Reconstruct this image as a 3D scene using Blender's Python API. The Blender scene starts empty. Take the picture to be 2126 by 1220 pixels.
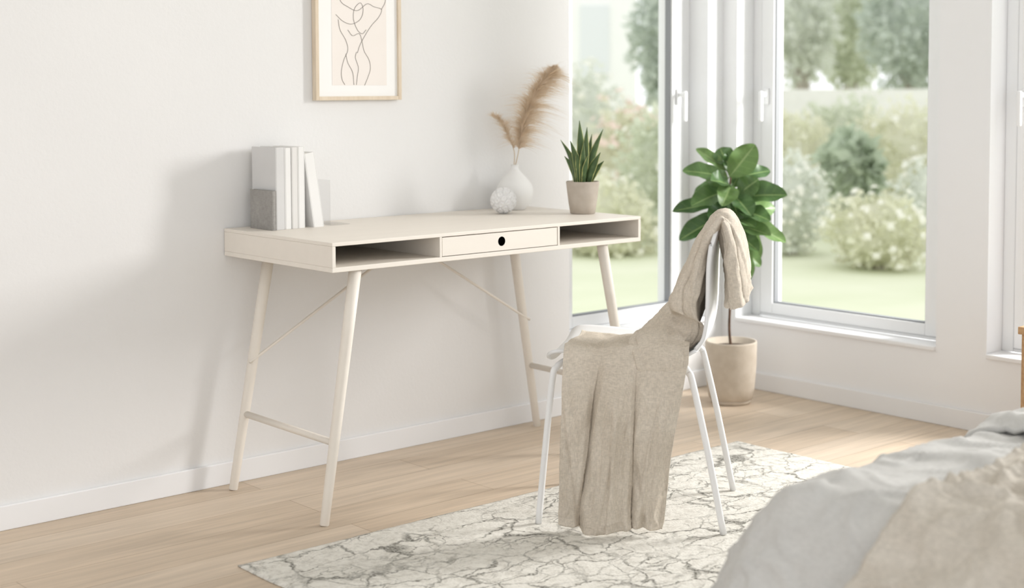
import bpy, bmesh, math, random
from mathutils import Vector, Matrix, noise
import numpy as np
sc = bpy.context.scene
C = sc.collection
PI = math.pi
rnd = random.Random(7)

# ------------------------------------------------------------------ camera model
f, th, pt, rl, cy0, H = 3033.76, 0.84889, 0.05901, -0.00313, 360.63, 1.15467
F0 = Vector((math.cos(th), math.sin(th), 0)); R0 = Vector((math.sin(th), -math.cos(th), 0)); U0 = Vector((0, 0, 1))
FP = F0*math.cos(pt) - U0*math.sin(pt); UP = U0*math.cos(pt) + F0*math.sin(pt)
R2 = R0*math.cos(rl) + UP*math.sin(rl); U2 = -R0*math.sin(rl) + UP*math.cos(rl)
EYE = Vector((0, 0, H))
def ray(px, py): return FP + R2*((px-1063)/f) + U2*((cy0-py)/f)
def at(px, py, axis, val):                 # pixel -> point on the plane axis = val
    d = ray(px, py); t = (val-EYE[axis])/d[axis]; return EYE + d*t
def deep(px, py, depth):                   # pixel -> point at a horizontal depth
    d = ray(px, py); return EYE + d*(depth/d.dot(F0))
cam = bpy.data.objects.new('camera', bpy.data.cameras.new('camera')); C.objects.link(cam)
M = Matrix.Identity(4)
for i in range(3):
    M[i][0] = R2[i]; M[i][1] = U2[i]; M[i][2] = -FP[i]; M[i][3] = EYE[i]
cam.matrix_world = M
ZC = (1063, 610, 1.0)
cam.data.sensor_fit = 'HORIZONTAL'; cam.data.sensor_width = 36; cam.data.lens = f/2126*36*ZC[2]
cam.data.shift_x = ZC[2]*(ZC[0]-1063)/2126; cam.data.shift_y = ZC[2]*(cy0-ZC[1])/2126
cam.data.clip_start = .05; cam.data.clip_end = 300
cam.data.dof.use_dof = True; cam.data.dof.focus_distance = 4.0; cam.data.dof.aperture_fstop = 2.4*ZC[2]
sc.camera = cam

# ------------------------------------------------------------------ materials
def lin(c):
    return tuple(((v/255)/12.92 if v/255 <= .04045 else ((v/255+.055)/1.055)**2.4) for v in c)
def mat(name, rgb, rough=.6, var=0, vscale=8, bump=0, bscale=200, stretch=(1,1,1), metal=0, spec=.3, rgb2=None, sheen=0, transl=0):
    m = bpy.data.materials.new(name); m.use_nodes = True
    nt = m.node_tree; n = nt.nodes; L = nt.links; b = n['Principled BSDF']
    c = lin(rgb); b.inputs['Base Color'].default_value = (*c, 1)
    b.inputs['Roughness'].default_value = rough; b.inputs['Metallic'].default_value = metal
    b.inputs['Specular IOR Level'].default_value = spec
    if sheen: b.inputs['Sheen Weight'].default_value = sheen
    tc = n.new('ShaderNodeTexCoord'); mp = n.new('ShaderNodeMapping'); mp.inputs['Scale'].default_value = stretch
    L.new(tc.outputs['Object'], mp.inputs['Vector'])
    nz = n.new('ShaderNodeTexNoise'); nz.inputs['Scale'].default_value = vscale; nz.inputs['Detail'].default_value = 5
    L.new(mp.outputs[0], nz.inputs['Vector'])
    cr = n.new('ShaderNodeValToRGB')
    c2 = lin(rgb2) if rgb2 else tuple(max(0, v*(1-var)) for v in c)
    cr.color_ramp.elements[0].position = .35; cr.color_ramp.elements[1].position = .65
    cr.color_ramp.elements[0].color = (*c2, 1); cr.color_ramp.elements[1].color = (*c, 1)
    L.new(nz.outputs['Fac'], cr.inputs[0]); L.new(cr.outputs[0], b.inputs['Base Color'])
    if bump:
        nb = n.new('ShaderNodeTexNoise'); nb.inputs['Scale'].default_value = bscale; nb.inputs['Detail'].default_value = 3
        L.new(mp.outputs[0], nb.inputs['Vector'])
        bp = n.new('ShaderNodeBump'); bp.inputs['Strength'].default_value = bump; bp.inputs['Distance'].default_value = .002
        L.new(nb.outputs['Fac'], bp.inputs['Height']); L.new(bp.outputs[0], b.inputs['Normal'])
    if transl:
        out = n['Material Output']; tr = n.new('ShaderNodeBsdfTranslucent'); mx = n.new('ShaderNodeMixShader')
        L.new(cr.outputs[0], tr.inputs[0]); mx.inputs[0].default_value = transl
        L.new(b.outputs[0], mx.inputs[1]); L.new(tr.outputs[0], mx.inputs[2]); L.new(mx.outputs[0], out.inputs[0])
    return m
def linen(name, rgb, rgb2, sc_=620, lo=.88, hi=1.07):
    m = mat(name, rgb, .95, rgb2=rgb2, vscale=9, bump=0, spec=.1)
    nt = m.node_tree; n = nt.nodes; L = nt.links; b = n['Principled BSDF']
    tc = n.new('ShaderNodeTexCoord'); last = None; k = .14
    for s in ((sc_, sc_*k, sc_*k), (sc_*k, sc_, sc_*k), (sc_*k, sc_*k, sc_)):      # threads running each way
        mp = n.new('ShaderNodeMapping'); mp.inputs['Scale'].default_value = s; L.new(tc.outputs['Object'], mp.inputs[0])
        nz = n.new('ShaderNodeTexNoise'); nz.inputs['Scale'].default_value = 1; nz.inputs['Detail'].default_value = 2
        L.new(mp.outputs[0], nz.inputs[0])
        if last is None: last = nz.outputs['Fac']
        else:
            ad = n.new('ShaderNodeMath'); ad.operation = 'ADD'; L.new(last, ad.inputs[0]); L.new(nz.outputs['Fac'], ad.inputs[1]); last = ad.outputs[0]
    mr = n.new('ShaderNodeMapRange'); mr.inputs[1].default_value = 1.2; mr.inputs[2].default_value = 1.8; mr.inputs[3].default_value = lo; mr.inputs[4].default_value = hi
    L.new(last, mr.inputs[0])
    mx = n.new('ShaderNodeMix'); mx.data_type = 'RGBA'; mx.blend_type = 'MULTIPLY'; mx.inputs[0].default_value = 1
    src = b.inputs['Base Color'].links[0].from_socket
    L.new(src, mx.inputs[6]); L.new(mr.outputs[0], mx.inputs[7]); L.new(mx.outputs[2], b.inputs['Base Color'])
    bp = n.new('ShaderNodeBump'); bp.inputs['Strength'].default_value = .2; bp.inputs['Distance'].default_value = .0015
    L.new(last, bp.inputs['Height']); L.new(bp.outputs[0], b.inputs['Normal'])
    return m
def attr_mat(name, stops, rough=.45, var=.25, transl=0.0):
    m = bpy.data.materials.new(name); m.use_nodes = True
    nt = m.node_tree; n = nt.nodes; L = nt.links; b = n['Principled BSDF']; b.inputs['Roughness'].default_value = rough
    b.inputs['Specular IOR Level'].default_value = .35
    a = n.new('ShaderNodeAttribute'); a.attribute_name = 'mark'
    cr = n.new('ShaderNodeValToRGB')
    cr.color_ramp.elements[0].position = stops[0][0]; cr.color_ramp.elements[0].color = (*lin(stops[0][1]), 1)
    cr.color_ramp.elements[1].position = stops[-1][0]; cr.color_ramp.elements[1].color = (*lin(stops[-1][1]), 1)
    for p, c in stops[1:-1]:
        e = cr.color_ramp.elements.new(p); e.color = (*lin(c), 1)
    L.new(a.outputs['Fac'], cr.inputs[0])
    tc = n.new('ShaderNodeTexCoord'); nz = n.new('ShaderNodeTexNoise'); nz.inputs['Scale'].default_value = 14; nz.inputs['Detail'].default_value = 3
    L.new(tc.outputs['Object'], nz.inputs[0])
    mr = n.new('ShaderNodeMapRange'); mr.inputs[1].default_value = .3; mr.inputs[2].default_value = .7; mr.inputs[3].default_value = 1-var; mr.inputs[4].default_value = 1+var
    L.new(nz.outputs['Fac'], mr.inputs[0])
    mx = n.new('ShaderNodeMix'); mx.data_type = 'RGBA'; mx.blend_type = 'MULTIPLY'; mx.inputs[0].default_value = 1
    L.new(cr.outputs[0], mx.inputs[6]); L.new(mr.outputs[0], mx.inputs[7]); L.new(mx.outputs[2], b.inputs['Base Color'])
    if transl:
        out = n['Material Output']; tr = n.new('ShaderNodeBsdfTranslucent'); ms = n.new('ShaderNodeMixShader')
        L.new(mx.outputs[2], tr.inputs[0]); ms.inputs[0].default_value = transl
        L.new(b.outputs[0], ms.inputs[1]); L.new(tr.outputs[0], ms.inputs[2]); L.new(ms.outputs[0], out.inputs[0])
    return m
def glass_mat(name, gl=.05, tint=(1,1,1)):
    m = bpy.data.materials.new(name); m.use_nodes = True
    nt = m.node_tree; n = nt.nodes; L = nt.links; n.remove(n['Principled BSDF'])
    t = n.new('ShaderNodeBsdfTransparent'); t.inputs[0].default_value = (*tint, 1)
    g = n.new('ShaderNodeBsdfGlossy'); g.inputs['Roughness'].default_value = .02
    mx = n.new('ShaderNodeMixShader'); mx.inputs[0].default_value = gl
    L.new(t.outputs[0], mx.inputs[1]); L.new(g.outputs[0], mx.inputs[2]); L.new(mx.outputs[0], n['Material Output'].inputs[0])
    return m

MW = mat('wall_paint', (231,230,229), .9, var=.015, vscale=3, bump=.25, bscale=90, spec=.1)
MWR = mat('wall_paint_brightened', (239,239,240), .85, var=.01, vscale=3, bump=.06, bscale=150, spec=.1)  # right wall whitened: brightness put into the colour where little light reaches
MTRIM = mat('trim_white', (237,237,238), .5, var=.01)
MPVC = mat('window_white', (239,240,241), .35, var=.01)
MGASK = mat('gasket_grey', (144,146,149), .6)
MDESK = mat('desk_cream', (232,225,215), .5, var=.02, vscale=5, stretch=(1,6,6), bump=.02, bscale=60)
MDARK = mat('hole_shade', (14,13,13), .9, spec=.05)  # black painted for the shade inside the drawer hole
MOAKF = mat('pale_oak', (222,207,186), .5, rgb2=(212,195,172), vscale=12, stretch=(6,6,1))
MMAT = mat('mat_board', (244,243,241), .9)
MPRINT = mat('print_blush', (240,233,227), .9, var=.015)
MLINE = mat('ink_grey', (130,122,117), .8)
MCHAIR = mat('chair_white', (234,234,234), .4, var=.01)
MLEG = mat('chair_leg_white', (238,238,238), .35)
MLINEN = linen('linen_taupe', (212,202,188), (202,191,176), 640, .84, 1.07)
MLINEN2 = linen('linen_beige', (206,199,188), (196,188,176), 560, .82, 1.08)
MDUVET = linen('duvet_grey', (205,204,201), (198,197,194), 480, .93, 1.04)
MVASE = mat('vase_white', (236,235,233), .75, var=.02, bump=.05, bscale=90)
MBALL = mat('ball_white', (236,235,234), .8)
MPOT = mat('stone_pot', (194,184,172), .85, rgb2=(184,173,160), vscale=25, bump=.1, bscale=120)
MPOT2 = mat('clay_pot', (206,195,180), .85, rgb2=(197,185,169), vscale=30, bump=.1, bscale=140)
MSOIL = mat('soil', (84,68,56), .95, rgb2=(58,46,38), vscale=60, bump=.6, bscale=90)
MTRUNK = mat('trunk_brown', (112,88,72), .85, rgb2=(88,68,55), vscale=40, bump=.2, bscale=90)
MPAMPAS = mat('pampas_tan', (231,214,192), .9, rgb2=(214,193,166), vscale=30, transl=.3)
MSTEM = mat('dry_stem', (196,174,144), .8)
MSNAKE = attr_mat('snake_leaf', [(0,(64,86,54)), (.6,(86,108,68)), (.8,(178,182,112)), (1,(198,196,130))], .4, .15)
MFIG = attr_mat('fig_leaf', [(0,(72,104,60)), (.5,(112,142,84)), (1,(160,180,124))], .36, .22, .12)
MOAK = mat('oak_wood', (196,160,120), .5, rgb2=(176,138,100), vscale=8, stretch=(10,1,10))
MMATT = mat('mattress_white', (232,230,226), .9)
MBK1 = mat('book_light_grey', (212,211,210), .7, var=.03)
MBK2 = mat('book_white', (234,233,231), .7, var=.02)
MBK3 = mat('book_pale', (224,222,219), .7, var=.02)
MBKG = linen('book_fabric_grey', (164,161,157), (154,151,147), 500)
MPAGE = mat('paper', (240,237,231), .9, var=.05, vscale=200)
MACRYL = glass_mat('acrylic', .10, (.96,.96,.96))

def floor_mat():
    m = bpy.data.materials.new('oak_floor'); m.use_nodes = True
    nt = m.node_tree; n = nt.nodes; L = nt.links; b = n['Principled BSDF']; b.inputs['Roughness'].default_value = .5; b.inputs['Specular IOR Level'].default_value = .3
    tc = n.new('ShaderNodeTexCoord'); br = n.new('ShaderNodeTexBrick'); br.offset = .37
    br.inputs['Scale'].default_value = 1; br.inputs['Brick Width'].default_value = 1.35; br.inputs['Row Height'].default_value = .15
    br.inputs['Mortar Size'].default_value = .0013; br.inputs['Mortar Smooth'].default_value = .3; br.inputs['Bias'].default_value = 0
    br.inputs['Color1'].default_value = (*lin((212,195,175)), 1); br.inputs['Color2'].default_value = (*lin((202,183,161)), 1); br.inputs['Mortar'].default_value = (*lin((170,149,126)), 1)
    L.new(tc.outputs['Object'], br.inputs['Vector'])
    mp = n.new('ShaderNodeMapping'); mp.inputs['Scale'].default_value = (1.6, 26, 1); L.new(tc.outputs['Object'], mp.inputs[0])
    nz = n.new('ShaderNodeTexNoise'); nz.inputs['Scale'].default_value = 1.6; nz.inputs['Detail'].default_value = 9; nz.inputs['Distortion'].default_value = .7
    L.new(mp.outputs[0], nz.inputs[0])
    mr = n.new('ShaderNodeMapRange'); mr.inputs[1].default_value = .3; mr.inputs[2].default_value = .7; mr.inputs[3].default_value = .85; mr.inputs[4].default_value = 1.08
    L.new(nz.outputs['Fac'], mr.inputs[0])
    mx = n.new('ShaderNodeMix'); mx.data_type = 'RGBA'; mx.blend_type = 'MULTIPLY'; mx.inputs[0].default_value = 1
    L.new(br.outputs['Color'], mx.inputs[6]); L.new(mr.outputs[0], mx.inputs[7]); L.new(mx.outputs[2], b.inputs['Base Color'])
    return m
def rug_mat():
    m = bpy.data.materials.new('rug_pattern'); m.use_nodes = True
    nt = m.node_tree; n = nt.nodes; L = nt.links; b = n['Principled BSDF']; b.inputs['Roughness'].default_value = 1; b.inputs['Specular IOR Level'].default_value = .05
    tc = n.new('ShaderNodeTexCoord')
    wz = n.new('ShaderNodeTexNoise'); wz.inputs['Scale'].default_value = 9; wz.inputs['Detail'].default_value = 8; wz.inputs['Roughness'].default_value = .6; L.new(tc.outputs['Object'], wz.inputs[0])
    wv = n.new('ShaderNodeVectorMath'); wv.operation = 'SCALE'; wv.inputs[3].default_value = .13; L.new(wz.outputs['Color'], wv.inputs[0])
    ad = n.new('ShaderNodeVectorMath'); ad.operation = 'ADD'; L.new(tc.outputs['Object'], ad.inputs[0]); L.new(wv.outputs[0], ad.inputs[1])
    lines = []
    for scl, rot, wid, msc, lo in (((5, 10, 1), .35, .038, 5.5, .34), ((8.5, 16, 1), .1, .044, 6.5, .45), ((11, 8.5, 1), -.5, .030, 6, .45)):
        mp = n.new('ShaderNodeMapping'); mp.inputs['Scale'].default_value = scl; mp.inputs['Rotation'].default_value = (0, 0, rot); L.new(ad.outputs[0], mp.inputs[0])
        vo = n.new('ShaderNodeTexVoronoi'); vo.feature = 'DISTANCE_TO_EDGE'; vo.inputs['Scale'].default_value = 1; L.new(mp.outputs[0], vo.inputs['Vector'])
        m1 = n.new('ShaderNodeMapRange'); m1.inputs[1].default_value = wid*.25; m1.inputs[2].default_value = wid; m1.inputs[3].default_value = 1; m1.inputs[4].default_value = 0
        L.new(vo.outputs['Distance'], m1.inputs[0])
        of = n.new('ShaderNodeVectorMath'); of.operation = 'ADD'; of.inputs[1].default_value = (msc*7, msc, 0); L.new(tc.outputs['Object'], of.inputs[0])
        nz = n.new('ShaderNodeTexNoise'); nz.inputs['Scale'].default_value = msc; nz.inputs['Detail'].default_value = 5; L.new(of.outputs[0], nz.inputs[0])
        m2 = n.new('ShaderNodeMapRange'); m2.inputs[1].default_value = lo; m2.inputs[2].default_value = lo+.18; L.new(nz.outputs['Fac'], m2.inputs[0])
        mu = n.new('ShaderNodeMath'); mu.operation = 'MULTIPLY'; L.new(m1.outputs[0], mu.inputs[0]); L.new(m2.outputs[0], mu.inputs[1]); lines.append(mu)
    last = lines[0]
    for l in lines[1:]:
        a = n.new('ShaderNodeMath'); a.operation = 'MAXIMUM'; L.new(last.outputs[0], a.inputs[0]); L.new(l.outputs[0], a.inputs[1]); last = a
    sp = n.new('ShaderNodeTexNoise'); sp.inputs['Scale'].default_value = 150; sp.inputs['Detail'].default_value = 3; L.new(tc.outputs['Object'], sp.inputs[0])
    ms = n.new('ShaderNodeMapRange'); ms.inputs[1].default_value = .38; ms.inputs[2].default_value = .62; ms.inputs[3].default_value = .5; ms.inputs[4].default_value = 1.0; L.new(sp.outputs['Fac'], ms.inputs[0])
    fac = n.new('ShaderNodeMath'); fac.operation = 'MULTIPLY'; fac.use_clamp = True; L.new(last.outputs[0], fac.inputs[0]); L.new(ms.outputs[0], fac.inputs[1])
    bz = n.new('ShaderNodeTexNoise'); bz.inputs['Scale'].default_value = 60; bz.inputs['Detail'].default_value = 8; bz.inputs['Roughness'].default_value = .7; L.new(tc.outputs['Object'], bz.inputs[0])
    cr = n.new('ShaderNodeValToRGB'); cr.color_ramp.elements[0].position = .34; cr.color_ramp.elements[1].position = .56
    cr.color_ramp.elements[0].color = (*lin((200,196,187)), 1); cr.color_ramp.elements[1].color = (*lin((226,223,215)), 1); L.new(bz.outputs['Fac'], cr.inputs[0])
    mx = n.new('ShaderNodeMix'); mx.data_type = 'RGBA'; L.new(fac.outputs[0], mx.inputs[0]); L.new(cr.outputs[0], mx.inputs[6]); mx.inputs[7].default_value = (*lin((108,106,99)), 1)
    L.new(mx.outputs[2], b.inputs['Base Color'])
    bp = n.new('ShaderNodeBump'); bp.inputs['Strength'].default_value = .5; bp.inputs['Distance'].default_value = .004
    L.new(sp.outputs['Fac'], bp.inputs['Height']); L.new(bp.outputs[0], b.inputs['Normal'])
    return m

# ------------------------------------------------------------------ mesh helpers
class MB:
    def __init__(s): s.v = []; s.f = []; s.a = []
    def add(s, vs, fs, at_=None):
        k = len(s.v); s.v += [tuple(p) for p in vs]; s.f += [tuple(i+k for i in q) for q in fs]
        s.a += (list(at_) if at_ is not None else [0.0]*len(vs)); return s
    def box(s, x0, x1, y0, y1, z0, z1):
        return s.add([(x0,y0,z0),(x1,y0,z0),(x1,y1,z0),(x0,y1,z0),(x0,y0,z1),(x1,y0,z1),(x1,y1,z1),(x0,y1,z1)],
                     [(0,3,2,1),(4,5,6,7),(0,1,5,4),(1,2,6,5),(2,3,7,6),(3,0,4,7)])
    def tube(s, pts, rad, n=14, cap=True):
        pts = [Vector(p) for p in pts]
        if not hasattr(rad, '__len__'): rad = [rad]*len(pts)
        vs = []; fs = []; up = None
        for i, p in enumerate(pts):
            t = (pts[min(i+1, len(pts)-1)] - pts[max(i-1, 0)]).normalized()
            if up is None:
                up = Vector((0,0,1)) if abs(t.z) < .9 else Vector((1,0,0))
            a = t.cross(up).normalized(); b = a.cross(t).normalized(); up = b
            for k in range(n):
                w = 2*PI*k/n; vs.append(p + (a*math.cos(w) + b*math.sin(w))*rad[i])
        for i in range(len(pts)-1):
            for k in range(n):
                fs.append((i*n+k, i*n+(k+1)%n, (i+1)*n+(k+1)%n, (i+1)*n+k))
        if cap:
            fs.append(tuple(range(n))[::-1]); fs.append(tuple((len(pts)-1)*n+k for k in range(n)))
        return s.add(vs, fs)
    def lathe(s, prof, c=(0,0,0), n=40):
        vs = []; fs = []
        for r, z in prof:
            for k in range(n):
                w = 2*PI*k/n; vs.append((c[0]+r*math.cos(w), c[1]+r*math.sin(w), c[2]+z))
        for i in range(len(prof)-1):
            for k in range(n):
                fs.append((i*n+k, i*n+(k+1)%n, (i+1)*n+(k+1)%n, (i+1)*n+k))
        fs.append(tuple(range(n))[::-1]); fs.append(tuple((len(prof)-1)*n+k for k in range(n)))
        return s.add(vs, fs)
    def grid(s, fn, nu, nv, attr=None):
        vs = []; at_ = []
        for i in range(nu+1):
            for j in range(nv+1):
                vs.append(fn(i/nu, j/nv)); at_.append(attr(i/nu, j/nv) if attr else 0.0)
        fs = [(i*(nv+1)+j, (i+1)*(nv+1)+j, (i+1)*(nv+1)+j+1, i*(nv+1)+j+1) for i in range(nu) for j in range(nv)]
        return s.add(vs, fs, at_)
    def build(s, name, m, parent=None, world=True, smooth=False, bevel=0, solid=0, sub=0, attr=False):
        me = bpy.data.meshes.new(name)
        vs = s.v
        if parent is not None and world:
            o = parent.matrix_basis.inverted(); vs = [tuple(o @ Vector(p)) for p in vs]
        me.from_pydata(vs, [], s.f); me.update()
        if attr:
            a = me.attributes.new('mark', 'FLOAT', 'POINT'); a.data.foreach_set('value', s.a)
        me.materials.append(m)
        ob = bpy.data.objects.new(name, me); C.objects.link(ob)
        if parent is not None: ob.parent = parent
        if smooth:
            me.polygons.foreach_set('use_smooth', [True]*len(me.polygons))
        if solid:
            q = ob.modifiers.new('solid', 'SOLIDIFY'); q.thickness = solid; q.offset = 0
        if bevel:
            q = ob.modifiers.new('bevel', 'BEVEL'); q.width = bevel; q.segments = 3; q.limit_method = 'ANGLE'; q.angle_limit = .6
        if sub:
            q = ob.modifiers.new('sub', 'SUBSURF'); q.levels = sub; q.render_levels = sub
        return ob
def empty(name, loc, rz=0):
    o = bpy.data.objects.new(name, None); C.objects.link(o); o.location = loc; o.rotation_euler = (0,0,rz); o.empty_display_size = .1
    o.matrix_basis = Matrix.Translation(Vector(loc)) @ Matrix.Rotation(rz, 4, 'Z')
    return o
def tag(o, label, cat, group=None):
    o['label'] = label; o['category'] = cat
    if group: o['group'] = group
    return o
def struct(o): o['kind'] = 'structure'; return o
def catmull(pts, n):
    pts = [Vector(p) for p in pts]; P = [2*pts[0]-pts[1]] + pts + [2*pts[-1]-pts[-2]]; out = []
    for i in range(len(pts)-1):
        a, b, c, d = P[i:i+4]
        for k in range(n):
            t = k/n
            out.append(.5*((2*b) + (c-a)*t + (2*a-5*b+4*c-d)*t*t + (3*b-a-3*c+d)*t**3))
    out.append(pts[-1]); return out
def samp(poly, t):
    x = t*(len(poly)-1); i = min(int(x), len(poly)-2); return poly[i].lerp(poly[i+1], x-i)
def nz(x, y, z=0): return noise.noise(Vector((x, y, z)))
def ridge(x, y, z=0, k=6): return max(0, 1-abs(nz(x, y, z))*k)
def sst(a, b, x):
    t = min(1, max(0, (x-a)/(b-a))); return t*t*(3-2*t)

# ------------------------------------------------------------------ room shell
YW, X1 = 3.71818, 4.36351
TH = .26; ZS = .266; ZT = 2.35; HC = 2.65; SL = .016
W1 = (3.542, 4.278); W2 = (2.764, 3.646); W3 = (1.35, 2.572); W4 = (-.45, .95)
b = MB()
b.box(-1.6, W1[0], YW, YW+TH, 0, HC); b.box(W1[0], W1[1], YW, YW+TH, 0, ZS-SL); b.box(W1[0], W1[1], YW, YW+TH, ZT, HC)
struct(b.build('wall_left', MW))
b = MB()
b.box(X1, X1+TH, W3[1], W2[0], 0, HC); b.box(X1, X1+TH, W4[1], W3[0], 0, HC); b.box(X1, X1+TH, -.9, W4[0], 0, HC)
b.box(X1, X1+TH, W2[1], YW, 0, ZS-SL)
for w in (W2, W3, W4):
    b.box(X1, X1+TH, w[0], w[1], 0, ZS-SL); b.box(X1, X1+TH, w[0], w[1], ZT, HC)
struct(b.build('wall_right', MWR))
# wall corner between both windows, coloured frame white to flatten its shading
b = MB(); b.box(W1[1], X1, YW, YW+TH, 0, HC); b.box(X1, X1+TH, W2[1], YW, ZS-SL, HC); b.box(X1, X1+TH, YW, YW+TH, 0, HC)
struct(b.build('wall_corner', MPVC))
struct(MB().box(-1.6, X1+TH, -.9, YW+TH, -.12, 0).build('floor', floor_mat()))
struct(MB().box(-1.6, X1+TH, -.9, YW+TH, HC, HC+.1).build('ceiling', MW))
struct(MB().box(-1.6, X1-.012, YW-.012, YW, 0, .066).build('baseboard_left', MTRIM, bevel=.003))
struct(MB().box(X1-.012, X1, -.9, YW, 0, .066).build('baseboard_right', MTRIM, bevel=.003))

def window(n, axis, a0, a1, wall, hi_handle):
    # a: coordinate along the wall, o: outward coordinate
    root = empty('window_%d' % n, ((a0+a1)/2, wall, ZS) if axis == 0 else (wall, (a0+a1)/2, ZS)); struct(root)
    def bx(m, a, b_, o0, o1, z0, z1):
        if axis == 0: m.box(a, b_, wall+o0, wall+o1, z0, z1)
        else: m.box(wall+o0, wall+o1, a, b_, z0, z1)
    fw, sw, zb = .043, .058, .012
    m = MB()
    bx(m, a0, a0+fw, .095, .165, ZS, ZT); bx(m, a1-fw, a1, .095, .165, ZS, ZT); bx(m, a0+fw, a1-fw, .095, .165, ZS, ZS+zb); bx(m, a0+fw, a1-fw, .095, .165, ZT-fw, ZT)
    m.build('window_frame', MPVC, root, bevel=.003)
    s0, s1, z0, z1 = a0+fw+.002, a1-fw-.002, ZS+zb+.001, ZT-fw-.002
    m = MB()
    bx(m, s0, s0+sw, .091, .15, z0, z1); bx(m, s1-sw, s1, .091, .15, z0, z1); bx(m, s0+sw, s1-sw, .091, .15, z0, z0+.042); bx(m, s0+sw, s1-sw, .091, .15, z1-sw, z1)
    m.build('sash', MPVC, root, bevel=.003)
    g0, g1, gz0, gz1 = s0+sw, s1-sw, z0+.042, z1-sw
    m = MB(); gk = .005
    bx(m, g0, g0+gk, .100, .125, gz0, gz1); bx(m, g1-gk, g1, .100, .125, gz0, gz1); bx(m, g0+gk, g1-gk, .100, .125, gz0, gz0+gk); bx(m, g0+gk, g1-gk, .100, .125, gz1-gk, gz1)
    m.build('gasket', MGASK, root)
    m = MB(); bx(m, a0, a1, -.010, .095, ZS-SL, ZS); m.build('window_sill', MTRIM, root, bevel=.004)
    if hi_handle:
        ha = s1 - sw/2
        m = MB(); bx(m, ha-.010, ha+.010, .080, .091, 1.085, 1.148)
        m.build('handle_plate', MPVC, root, bevel=.004)
        m = MB(); bx(m, ha-.007, ha+.007, .052, .080, 1.116, 1.134); bx(m, ha-.008, ha+.008, .044, .058, 1.022, 1.138)
        m.build('handle', MPVC, root, bevel=.005)
    return root
window(1, 0, *W1, YW, True); window(2, 1, *W2, X1, True); window(3, 1, *W3, X1, True); window(4, 1, *W4, X1, True)

# ------------------------------------------------------------------ rug
RX0, RX1, RY0, RY1, RZ = 1.793, 3.655, 1.55, 3.045, .009
def rugf(u, v):
    x = RX0+(RX1-RX0)*u; y = RY0+(RY1-RY0)*v
    e = min(u*(RX1-RX0), (1-u)*(RX1-RX0), v*(RY1-RY0), (1-v)*(RY1-RY0))
    return (x + .004*nz(y*6, 3, 1), y + .004*nz(x*6, 8, 2), .0035 + min(1, e/.012)*.0045 + .0008*nz(x*40, y*40))
o = tag(MB().grid(rugf, 120, 90).build('rug', rug_mat(), smooth=True), 'cream woven rug with dark grey crackle lines under the chair', 'rug')
q = o.modifiers.new('solid', 'SOLIDIFY'); q.thickness = .0034; q.offset = -1

# ------------------------------------------------------------------ desk
DX0, DX1, DY0, DY1, DZ0, DZ1 = 2.160, 3.326, 3.166, YW-.002, .671, .75
desk = tag(empty('desk', ((DX0+DX1)/2, (DY0+DY1)/2, 0)), 'cream writing desk with splayed legs, one drawer and two open cubbies', 'desk')
MB().box(DX0, DX1, DY0, DY1, DZ1-.010, DZ1).build('top_panel', MDESK, desk, bevel=.0015)
MB().box(DX0, DX1, DY0, DY1, DZ0, DZ0+.013).build('bottom_panel', MDESK, desk, bevel=.0015)
zi0, zi1 = DZ0+.013, DZ1-.010
MB().box(DX0, DX0+.011, DY0, DY1, zi0, zi1).build('side_panel', MDESK, desk, bevel=.001)
MB().box(DX1-.011, DX1, DY0, DY1, zi0, zi1).build('side_panel', MDESK, desk, bevel=.001)
MB().box(DX0+.011, DX1-.011, DY1-.012, DY1, zi0, zi1).build('back_panel', MDESK, desk)
for x in (2.5195, 2.969): MB().box(x, x+.008, DY0, DY1-.012, zi0, zi1).build('divider', MDESK, desk, bevel=.0008)
def plate_with_hole(x0, x1, z0, z1, y0, y1, cx, cz, r):
    m = MB(); angs = sorted(set([2*PI*k/40 for k in range(40)] + [math.atan2(z-cz, x-cx) % (2*PI) for x in (x0,x1) for z in (z0,z1)]))
    N = len(angs); vs = []
    for y in (y0, y1):
        for w in angs:
            c, s = math.cos(w), math.sin(w)
            t = min([((x1 if c > 0 else x0)-cx)/c if abs(c) > 1e-9 else 9, ((z1 if s > 0 else z0)-cz)/s if abs(s) > 1e-9 else 9])
            vs.append((cx+c*t, y, cz+s*t))
        for w in angs: vs.append((cx+r*math.cos(w), y, cz+r*math.sin(w)))
    fs = []
    for i in range(N):
        j = (i+1) % N
        fs.append((i, j, N+j, N+i)); fs.append((2*N+j, 2*N+i, 3*N+i, 3*N+j))
        fs.append((N+i, N+j, 3*N+j, 3*N+i)); fs.append((j, i, 2*N+i, 2*N+j))
    return m.add(vs, fs)
dx0, dx1 = 2.5295, 2.9665
HR = .0138
dr = plate_with_hole(dx0, dx1, zi0+.002, zi1-.002, DY0+.001, DY0+.016, 2.748, .7125, HR).build('drawer', MDESK, desk)
MB().box(dx0+.003, dx1-.003, DY0+.40, DY0+.41, zi0+.004, zi1-.01).box(dx0+.003, dx0+.01, DY0+.016, DY0+.40, zi0+.004, zi1-.01).box(dx1-.01, dx1-.003, DY0+.016, DY0+.40, zi0+.004, zi1-.01).build('drawer_box', MDESK, desk)
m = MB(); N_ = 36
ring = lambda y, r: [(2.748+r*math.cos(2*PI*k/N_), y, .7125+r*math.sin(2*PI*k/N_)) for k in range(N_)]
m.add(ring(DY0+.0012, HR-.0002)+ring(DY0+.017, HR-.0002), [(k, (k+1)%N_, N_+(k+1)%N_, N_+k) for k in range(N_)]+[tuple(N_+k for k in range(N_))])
fh = m.build('finger_hole_shade', MDARK, desk); fh.parent = dr  # black cup set in the hole in place of its shade
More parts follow.
